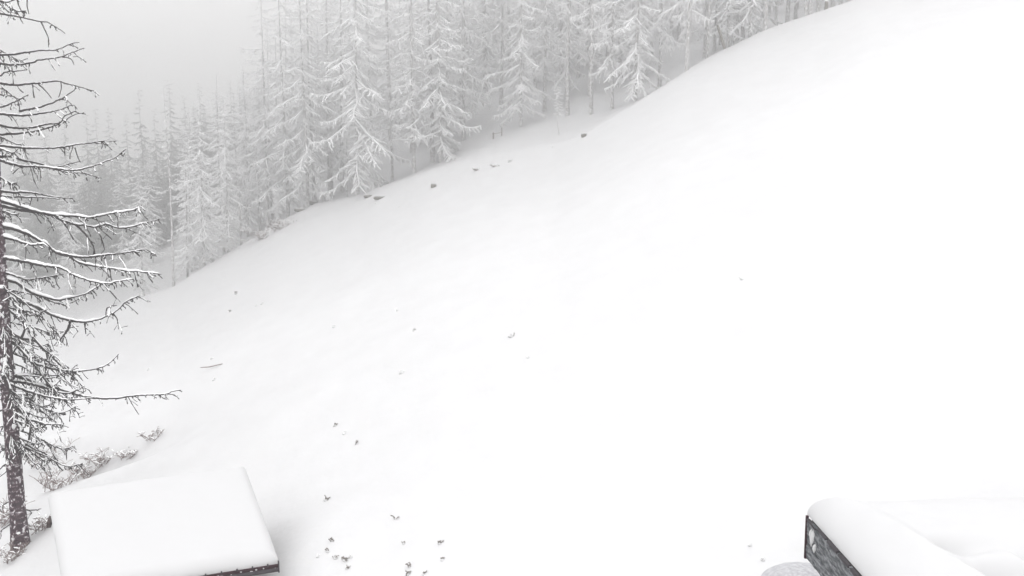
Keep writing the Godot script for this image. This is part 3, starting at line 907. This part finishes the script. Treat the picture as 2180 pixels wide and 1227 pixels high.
func _ready() -> void:
	# camera
	var cam := Camera3D.new()
	cam.name = "camera"
	add_child(cam)
	cam.rotation_degrees = Vector3(-PITCH, 0, 0)
	cam.fov = rad_to_deg(2.0 * atan(613.5 / LENS))
	cam.near = 0.1
	cam.far = 900.0
	cam.current = true
	# overcast sky, brighter overhead, and the weak veiled sun
	var sky := ProceduralSkyMaterial.new()
	sky.sky_top_color = Color(0.98, 0.98, 0.985)
	sky.sky_horizon_color = Color(0.605, 0.602, 0.60)
	sky.ground_horizon_color = Color(0.605, 0.602, 0.60)
	sky.ground_bottom_color = Color(0.85, 0.85, 0.85)
	sky.sky_curve = 0.75
	sky.sky_energy_multiplier = 1.7
	sky.ground_energy_multiplier = 1.7
	sky.sun_angle_max = 1.0
	var env := Environment.new()
	env.background_mode = Environment.BG_SKY
	env.sky = Sky.new()
	env.sky.sky_material = sky
	env.tonemap_mode = Environment.TONE_MAPPER_LINEAR
	env.tonemap_exposure = 1.2
	env.sdfgi_enabled = true
	env.ssao_enabled = true
	env.ssil_enabled = true
	env.fog_enabled = true
	env.fog_density = 0.0038
	env.fog_light_color = Color(0.94, 0.94, 0.94)
	env.volumetric_fog_enabled = true
	env.volumetric_fog_density = 0.0
	var world := WorldEnvironment.new()
	world.name = "world"
	world.environment = env
	add_child(world)
	var sun := DirectionalLight3D.new()
	sun.name = "sun"
	sun.light_energy = 0.15
	sun.light_color = Color(1.0, 0.985, 0.96)
	sun.light_angular_distance = 20.0
	sun.shadow_enabled = true
	sun.rotation_degrees = Vector3(-62, 30, 0)
	add_child(sun)

	# the bank of fog that lies in the wood and the valley, thinner at its near rim
	for f in [[Vector3(0, 8, -142), Vector3(460, 84, 194), 0.006], [Vector3(62, 6, -172), Vector3(250, 56, 164), 0.010]]:
		var fog := FogVolume.new()
		fog.shape = RenderingServer.FOG_VOLUME_SHAPE_ELLIPSOID
		fog.name = numbered("fog_bank")
		fog.position = f[0]
		fog.size = f[1]
		fog.rotation_degrees = Vector3(9, 0, 2)
		var air := FogMaterial.new()
		air.density = f[2]
		air.albedo = Color(0.985, 0.985, 0.985)
		fog.material = air
		fog.set_meta("kind", "stuff")
		tag(fog, "bank of pale fog lying in the wood and the valley", "fog")
		add_child(fog)

	rng.seed = 20
	bumps.seed = 4
	bumps.frequency = 0.03
	bumps.fractal_octaves = 3
	make_materials()

	# the snow-covered ground, one sheet
	var xs := PackedFloat32Array()
	var zs := PackedFloat32Array()
	var x := 0.0
	var half := PackedFloat32Array()
	while x < 260.0:
		half.append(x)
		x += 0.35 if x < 25.0 else (0.6 if x < 50.0 else 4.0)
	for i in range(half.size() - 1, 0, -1):
		xs.append(-half[i])
	xs.append_array(half)
	var z := 30.0
	while z > -260.0:
		zs.append(z)
		z -= 3.0 if z > 0.0 else (0.35 if z > -50.0 else (0.45 if z > -105.0 else 4.0))
	var pos := PackedVector3Array()
	for zz in zs:
		for xx in xs:
			pos.append(Vector3(xx, ground(xx, zz), zz))
	var land := Shape.new()
	land.grid(zs.size(), xs.size(), pos)
	structure("snow_meadow", land.mesh(M.snow))

	# the wood
	for i in 12:
		boughs.append(bough(23, 0 if i < 6 else 1))
	for i in 12:
		rough_boughs.append(bough(8 if i < 8 else 11, i / 4, 1.5 if i < 8 else 3.4))
	var stand := func(u: float, past: float) -> Vector3:
		var t := sight(u, 500.0).x / 1.0
		var d: float = edge(t)[0] + past
		return Vector3(t * d, ground(t * d, -d), -d)
	# u, metres past the edge of the meadow, kind, height, name, label
	var front := [
		[765.0, 1.0, "broad", 29.0, "spruce_tree", "tallest, widest snow-laden spruce with drooping boughs, in the middle of the forest edge"],
		[742.0, 2.5, "thin", 13.0, "young_spruce", "thin trunk just left of the foot of the widest snowy spruce"],
		[655.0, 2.0, "spruce", 27.0, "spruce_tree", "dense snow-laden spruce left of the widest spruce, white stem showing at its foot"],
		[612.0, 6.0, "spruce", 28.0, "spruce_tree", "tall snowy spruce with bare twiggy top, two left of the widest spruce"],
		[572.0, 9.0, "larch", 26.0, "larch_tree", "slender snowy larch ending the tall trees towards the open fog"],
		[592.0, 0.5, "spruce", 3.4, "young_spruce", "snow-covered sapling at the meadow edge beneath the tall left spruces"],
		[705.0, 8.0, "larch", 24.0, "larch_tree", "snowy larch showing between the widest spruce and the dense one left of it"],
		[835.0, 5.0, "larch", 22.0, "larch_tree", "narrow snowy larch close behind the right side of the widest spruce"],
		[883.0, 5.0, "larch", 25.0, "larch_tree", "slender larch with long bare grey stem right of the widest spruce"],
		[937.0, 7.0, "spruce", 24.0, "spruce_tree", "snowy spruce with wide right-hand boughs above the bowl in the slope"],
		[956.0, 10.0, "thin", 21.0, "larch_tree", "thin dark stem close behind the spruce above the bowl"],
		[990.0, 16.0, "larch", 27.0, "larch_tree", "straight dark larch stem left of the clearing in the wood"],
		[1110.0, 14.0, "spruce", 22.0, "spruce_tree", "rounded snowy spruce with bare foot behind the broken fence"],
		[1160.0, 19.0, "larch", 24.0, "larch_tree", "snowy larch right behind the rounded spruce of the bowl"],
		[1208.0, 15.0, "thin", 25.0, "larch_tree", "thin bare pale stem right of the rounded spruce of the bowl"],
		[1187.0, 7.0, "pole", 4.0, "young_spruce", "short dark sapling stem low in the bowl, right of the broken fence"],
		[1255.0, 13.0, "thin", 26.0, "larch_tree", "tall thin stem standing above the start of the right-hand crest"],
		[1300.0, 10.0, "larch", 22.0, "larch_tree", "snowy larch over the lower end of the crest"],
		[1350.0, 6.0, "spruce", 21.0, "spruce_tree", "broad snowy spruce behind the lower crest of the meadow"],
		[1400.0, 7.0, "larch", 23.0, "larch_tree", "snowy larch between the broad crest spruce and the dark straight stem"],
		[1454.0, 1.5, "larch", 24.0, "larch_tree", "snowy larch with straight dark stem standing right on the crest"],
		[1498.0, 4.0, "thin", 20.0, "larch_tree", "thin larch just left of the leaning pole on the crest"],
		[1555.0, 12.0, "larch", 24.0, "larch_tree", "larch set back in the gap right of the leaning pole"],
		[1612.0, 1.5, "thin", 22.0, "larch_tree", "thin bare stem alone on the upper crest"],
		[1660.0, 9.0, "larch", 22.0, "larch_tree", "snowy larch set back behind the upper crest, left of the leaning stems"],
		[1703.0, 2.0, "thin", 21.0, "larch_tree", "straight thin stem beside the leaning one near the top of the crest"],
		[365.0, 0.6, "pole", 17.0, "larch_tree", "bare straight larch pole at the lower left end of the meadow edge"],
		[432.0, 1.5, "broad", 15.0, "spruce_tree", "short broad snowy spruce right of the bare pole, lower left forest edge"],
		[398.0, 6.0, "spruce", 14.0, "spruce_tree", "snowy spruce half hidden behind the bare pole"],
		[486.0, 3.0, "spruce", 15.0, "spruce_tree", "narrow snowy spruce right of the short broad one, lower left"],
		[510.0, 5.0, "pole", 15.0, "larch_tree", "thin dark bare stem in the gap left of the sapling"],
		[300.0, 6.0, "spruce", 13.0, "spruce_tree", "snowy spruce left of the bare pole, behind the larch's branch tips"],
		[530.0, 14.0, "spruce", 19.0, "spruce_tree", "pale spruce behind the gap left of the tall trees"],
	]
	for f in front:
		var p: Vector3 = stand.call(f[0], f[1])
		forest_tree(f[4], f[2], p, f[3], f[5])
	forest_tree("larch_tree", "thin", stand.call(1697.0, 1.0), 20.0, "thin larch stem leaning to the left near the top of the crest", Vector3(-0.28, 0, 0))

	# paler trees, set back in the mist: still one by one
	var refs := [
		[120.0, "the near larch's branch tips"], [250.0, "the pale spruce left of the bare pole"], [365.0, "the bare pole"], [432.0, "the short broad spruce"], [486.0, "the narrow spruce, lower left"],
		[530.0, "the pale spruce in the gap"], [572.0, "the slender larch at the fog's edge"], [655.0, "the dense spruce with white stem"], [765.0, "the widest snowy spruce"],
		[883.0, "the larch with long bare stem"], [937.0, "the wide-boughed spruce"], [990.0, "the straight stem by the clearing"], [1110.0, "the rounded spruce behind the fence"],
		[1208.0, "the thin pale stem above the bowl"], [1255.0, "the thin stem at the crest's start"], [1350.0, "the broad crest spruce"], [1454.0, "the dark stem on the crest"],
		[1555.0, "the larch in the crest's gap"], [1612.0, "the lone bare crest stem"], [1703.0, "the stem beside the leaning one"], [1800.0, "the top of the crest"],
	]
	var told := {}
	var bands := [
		[570.0, 1060.0, 18, 6.0, 40.0, "pale mist-blurred conifer behind the tall trees round the widest spruce", "misty trees behind the widest spruce", 21.0, 30.0],
		[1060.0, 1480.0, 22, 18.0, 46.0, "pale mist-blurred conifer behind the bowl and the lower crest", "misty trees behind the bowl", 20.0, 28.0],
		[1480.0, 1900.0, 26, 5.0, 36.0, "pale mist-blurred conifer behind the upper crest", "misty trees behind the upper crest", 18.0, 26.0],
		[380.0, 600.0, 7, 10.0, 30.0, "pale mist-blurred conifer behind the short spruces, lower left", "misty trees behind the short spruces", 14.0, 20.0],
		[20.0, 330.0, 5, 10.0, 34.0, "pale mist-blurred conifer seen through the branches of the near larch", "misty trees behind the near larch", 13.0, 19.0],
	]
	for b in bands:
		for i in b[2]:
			var u := lerpf(b[0], b[1], (i + rng.randf()) / b[2])
			var p: Vector3 = stand.call(u, rng.randf_range(b[3], b[4]))
			var spruce := rng.randf() < 0.6
			var near: Array = refs[0]
			for r in refs:
				if absf(r[0] - u) < absf(near[0] - u):
					near = r
			var where := "behind" if absf(near[0] - u) < 14.0 else ("left of" if u < near[0] else "right of")
			var label := "pale mist-blurred %s %s %s" % ["spruce" if spruce else "larch", where, near[1]]
			told[label] = told.get(label, -1) + 1
			label += ["", ", another one", ", a third one", ", a fourth one", ", a fifth one"][mini(told[label], 4)]
			misty_tree("misty_spruce" if spruce else "misty_larch", "spruce" if spruce else "larch", rng.randi() % 3, p, rng.randf_range(b[7], b[8]), label, b[6])
	# the ridge of dense spruces that shows as soft points against the sky, left
	var ridge := [
		[196.0, 230.0, "first and lowest blurred spruce point on the misty ridge, from the left"], [218.0, 224.0, "second blurred spruce point on the misty ridge, from the left"],
		[246.0, 222.0, "blunt blurred spruce right of the two leftmost ridge points"], [282.0, 236.0, "lowest blurred spruce in the dip of the misty ridge"],
		[312.0, 182.0, "pointed blurred spruce just right of the dip in the misty ridge"], [342.0, 226.0, "low blurred spruce between the two sharpest points of the misty ridge"],
		[373.0, 163.0, "tallest sharp blurred spruce point in the middle of the misty ridge"], [404.0, 200.0, "blurred spruce right of the sharpest ridge point"],
		[438.0, 172.0, "broad blurred spruce point right of the middle of the misty ridge"], [470.0, 190.0, "blurred spruce third from the right end of the misty ridge"],
		[502.0, 164.0, "blurred spruce second from the right end of the misty ridge"], [530.0, 148.0, "highest blurred spruce at the right end of the misty ridge"],
		[150.0, 236.0, "blurred spruce behind the larch's upper branch tips"], [110.0, 240.0, "blurred spruce behind the middle of the larch's upper branches"], [64.0, 232.0, "blurred spruce behind the larch's upper branches, near the trunk"],
	]
	for r in ridge:
		var p: Vector3 = stand.call(r[0], rng.randf_range(44.0, 58.0))
		var top := sight(r[0], r[1]).y * -p.z
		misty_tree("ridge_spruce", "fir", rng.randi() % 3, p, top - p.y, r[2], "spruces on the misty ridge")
	# the grey wood farther up the valley, one mass in the fog
	var wood := MultiMesh.new()
	wood.transform_format = MultiMesh.TRANSFORM_3D
	wood.mesh = crown("spruce", 7)[2]
	var places := []
	for i in 150:
		var u := rng.randf_range(-500.0, 2700.0)
		var past := rng.randf_range(34.0, 90.0)
		if u < 560.0:
			past = rng.randf_range(56.0, 100.0)
		var p: Vector3 = stand.call(clampf(u, -500.0, 2600.0), past)
		var h := rng.randf_range(0.8, 1.35)
		if u < 620.0:
			h = rng.randf_range(0.6, 0.85)
		places.append(Transform3D(Basis(Vector3.UP, rng.randf() * TAU).scaled(Vector3.ONE * h), p))
	wood.instance_count = places.size()
	for i in places.size():
		wood.set_instance_transform(i, places[i])
	var far := MultiMeshInstance3D.new()
	far.name = "far_wood"
	far.multimesh = wood
	far.set_meta("kind", "stuff")
	tag(far, "grey wood on the far valley side, fading into the fog", "forest")
	add_child(far)

	# the dense wood on the ridge at the left
	var firs := MultiMesh.new()
	firs.transform_format = MultiMesh.TRANSFORM_3D
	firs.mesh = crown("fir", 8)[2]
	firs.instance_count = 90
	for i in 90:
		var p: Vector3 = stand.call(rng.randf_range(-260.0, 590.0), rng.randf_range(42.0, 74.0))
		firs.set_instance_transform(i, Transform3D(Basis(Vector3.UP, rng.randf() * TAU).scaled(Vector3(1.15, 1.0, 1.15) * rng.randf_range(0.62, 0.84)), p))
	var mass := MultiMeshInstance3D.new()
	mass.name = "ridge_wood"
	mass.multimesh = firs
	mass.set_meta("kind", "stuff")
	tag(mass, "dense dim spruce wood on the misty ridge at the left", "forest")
	add_child(mass)

	larch()
	shed()
	outbuilding()

	# a boulder at the foot of the outbuilding, thinly dusted
	var bp := hit(1722, 1240)
	var boulder := thing("boulder", "grey rounded boulder below the corner of the outbuilding roof", "rock", bp)
	var bs := Shape.new()
	bs.blob(Transform3D(Basis().scaled(Vector3(0.85, 0.5, 0.8)), Vector3(-0.1, -0.24, 0)), 20, 30, bumps, 0.12)
	part("stone", bs.mesh(M.stone), boulder)

	# the leaning pole on the crest, the stump and the broken fence
	var pole_at: Vector3 = stand.call(1532.0, 0.4)
	var pole := thing("leaning_pole", "grey broken pole leaning to the left on the crest", "pole", pole_at)
	var ps := Shape.new()
	ps.tube(PackedVector3Array([Vector3(0.05, -0.3, 0), Vector3(-0.35, 1.0, 0), Vector3(-0.72, 1.9, 0.1)]), PackedFloat32Array([0.13, 0.12, 0.10]), 7)
	part("shaft", ps.mesh(M.stalk), pole)
	var stump_at: Vector3 = stand.call(1738.0, 0.4)
	var stump := thing("tree_stump", "small dark stump at the top of the crest", "stump", stump_at)
	var ss := Shape.new()
	ss.tube(PackedVector3Array([Vector3(0, -0.3, 0), Vector3(0.02, 0.3, 0), Vector3(0.0, 0.62, 0)]), PackedFloat32Array([0.17, 0.15, 0.13]), 9)
	part("wood", ss.mesh(M.stalk), stump)
	var sc := Shape.new()
	sc.blob(Transform3D(Basis().scaled(Vector3(0.17, 0.12, 0.17)), Vector3(0, 0.68, 0)), 6, 10, bumps, 0.2)
	part("snow_cap", sc.mesh(M.tree_snow), stump)
	var fence_at := hit(1068, 290)
	var fence := thing("broken_fence", "short piece of broken wooden fence with post and rail in the bowl", "fence", fence_at)
	for q in [[0.0, 0.8, 0.045], [-0.8, 0.32, 0.07]]:
		var fs := Shape.new()
		fs.tube(PackedVector3Array([Vector3(q[0], -0.3, 0), Vector3(q[0] + 0.02, q[1], 0)]), PackedFloat32Array([q[2], q[2] * 0.9]), 6)
		part("post", fs.mesh(M.shrub), fence)
	var fr := Shape.new()
	fr.tube(PackedVector3Array([Vector3(-0.9, 0.18, 0.05), Vector3(-0.4, 0.26, 0.05), Vector3(0.05, 0.34, 0.05)]), PackedFloat32Array([0.035, 0.035, 0.03]), 6)
	part("rail", fr.mesh(M.shrub), fence)

	# shrubs
	shrub("tangled leafless shrub right behind the left corner of the shed roof", 118, 1042, 1.1, 10, 0.5)
	shrub("reddish leafless shrub behind the left half of the shed roof's top edge", 178, 1020, 1.0, 9, 0.5)
	shrub("reddish shrub with snow in it, in the row above the shed roof, second from right", 215, 992, 0.9, 8, 0.6)
	shrub("dark low shrub with a snow cushion, right in the row above the shed roof", 270, 975, 0.7, 8, 0.9, 1.3)
	shrub("faint small shrub at the upper end of the row above the shed", 322, 940, 0.7, 5, 0.9)
	shrub("leafless shrub in the hollow between larch trunk and shed", 92, 990, 1.2, 8, 0.6)
	shrub("scrubby shrub left of the shed's dark beam end", 82, 1130, 1.1, 9, 0.5)
	shrub("scrubby shrub at the left picture edge behind the larch trunk", 8, 1120, 1.3, 9, 0.5)
	shrub("scrubby shrub at the foot of the larch trunk, bottom left corner", 20, 1195, 0.7, 8, 0.6)
	shrub("snow-covered shrub clump on the meadow below the sapling, left one", 560, 508, 1.5, 11, 0.9, 1.2)
	shrub("snow-covered shrub clump on the meadow below the sapling, right one", 596, 488, 1.6, 12, 0.9, 1.2)
	shrub("low snowed-up shrub in the bowl below the broken fence, left one", 1010, 364, 0.5, 6, 1.0, 1.6)
	shrub("low snowed-up shrub in the bowl below the broken fence, right one", 1052, 356, 0.45, 6, 1.0, 1.6)
	# rocks at the meadow edge
	rock("dark rock peeping out of the meadow edge, left of the widest spruce", 640, 449, Vector3(0.7, 0.22, 0.4), M.stalk)
	rock("dark rock at the foot of the dense spruce with the white stem", 668, 434, Vector3(0.45, 0.25, 0.3), M.stalk)
	rock("dark flat rock just right of the widest spruce's foot, nearer the trunk", 784, 420, Vector3(0.5, 0.2, 0.3), M.stalk)
	rock("dark flat rock right of the widest spruce's foot, farther from the trunk", 809, 423, Vector3(0.55, 0.18, 0.3), M.stalk)
	rock("lone dark stone on the upper meadow, right of the two flat rocks", 923, 399, Vector3(0.22, 0.26, 0.2), M.stalk)
	rock("small dark stone where the right-hand crest begins", 1243, 291, Vector3(0.25, 0.2, 0.2), M.stalk)
	# dry stalks
	var dots := [
		[800, 434, 0.25, 3, "tiny stalk below the two flat rocks"],
		[850, 442, 0.25, 3, "tiny stalk alone right below the two flat rocks"],
		[1176, 314, 0.3, 3, "faint stalk between the broken fence and the start of the crest"],
		[1085, 345, 0.6, 5, "pale stalk tuft right of the low shrubs below the broken fence"],
		[1126, 252, 0.5, 4, "stalk tuft at the upper rim of the bowl, above the broken fence"],
		[503, 626, 0.55, 6, "pale tuft of stalks below the shrub clump, topmost of the left meadow"],
		[546, 652, 0.35, 3, "small stalk, left one of a close pair on the left meadow"],
		[557, 648, 0.4, 3, "small stalk, right one of a close pair on the left meadow"],
		[491, 664, 0.35, 5, "brownish tuft below the topmost tuft of the left meadow"],
		[315, 789, 0.35, 3, "tiny stalk near the end of the larch's lowest long branch"],
		[450, 765, 0.3, 3, "tiny stalk above the fallen twig on the left meadow"],
		[455, 810, 0.4, 4, "faint brown tuft below the fallen twig on the left meadow"],
		[711, 698, 0.4, 4, "grey tuft in the middle left of the meadow"],
		[846, 662, 0.3, 4, "faint tuft at the left end of a faint line across the meadow"],
		[881, 706, 0.3, 4, "faint tuft left of the upright dark stick in mid-meadow"],
		[1088, 718, 0.55, 2, "upright dark stick in the very middle of the meadow"],
		[1125, 764, 0.3, 3, "small curled stalk below the upright stick in mid-meadow"],
		[855, 796, 0.4, 4, "small bent stalk on the meadow, straight above the grey stalk trio"],
		[715, 908, 0.35, 5, "grey tuft, topmost of three descending to the right"],
		[733, 926, 0.3, 3, "thin stalk, middle one of three descending to the right"],
		[760, 945, 0.3, 5, "pale tuft, lowest of three descending to the right"],
		[694, 1066, 0.35, 7, "dark tuft by itself, up right of the shed's roof corner"],
		[842, 1107, 0.25, 4, "very faint tuft right of the dark tuft near the shed"],
		[708, 1154, 0.28, 5, "dark stalk at the top of the scatter right of the shed"],
		[698, 1178, 0.25, 5, "dark stalk at the left of the scatter right of the shed"],
		[714, 1193, 0.25, 5, "stalk in the heart of the scatter right of the shed"],
		[735, 1198, 0.35, 9, "biggest grey tuft in the scatter right of the shed"],
		[739, 1212, 0.25, 6, "dark stalk at the bottom of the scatter right of the shed"],
		[676, 1190, 0.18, 3, "faint stalk between the shed's bracket and the scatter"],
		[748, 1190, 0.22, 3, "thin stalk at the right rim of the scatter near the shed"],
		[860, 1161, 0.2, 3, "faint stalk above the two dark ones at the bottom"],
		[936, 1160, 0.25, 5, "brownish tuft, upper one of two right of the bottom dark stalks"],
		[942, 1197, 0.22, 4, "brownish tuft, lower one of two right of the bottom dark stalks"],
		[872, 1207, 0.25, 6, "dark stalk near the bottom edge, upper of two"],
		[869, 1226, 0.25, 6, "dark stalk at the bottom edge, lower of two"],
		[902, 1226, 0.22, 4, "faint stalk at the bottom edge right of the dark two"],
		[1580, 596, 0.3, 3, "lone tiny stalk high on the blank right-hand meadow"],
		[1597, 1162, 0.2, 3, "tiny stalk up left of the grey boulder"],
		[1625, 1196, 0.2, 4, "tiny stalk just left of the grey boulder"],
	]
	for d in dots:
		stalks(d[4], d[0], d[1], d[2], d[3])
	var twig_at := hit(455, 784)
	var fallen := thing("fallen_twig", "dark fallen twig lying on the snow of the left meadow", "twig", twig_at)
	var tw := Shape.new()
	tw.tube(PackedVector3Array([Vector3(-0.7, 0.02, 0), Vector3(-0.2, 0.06, 0), Vector3(0.45, 0.22, 0)]), PackedFloat32Array([0.02, 0.03, 0.02]), 5)
	part("stem", tw.mesh(M.shrub), fallen)
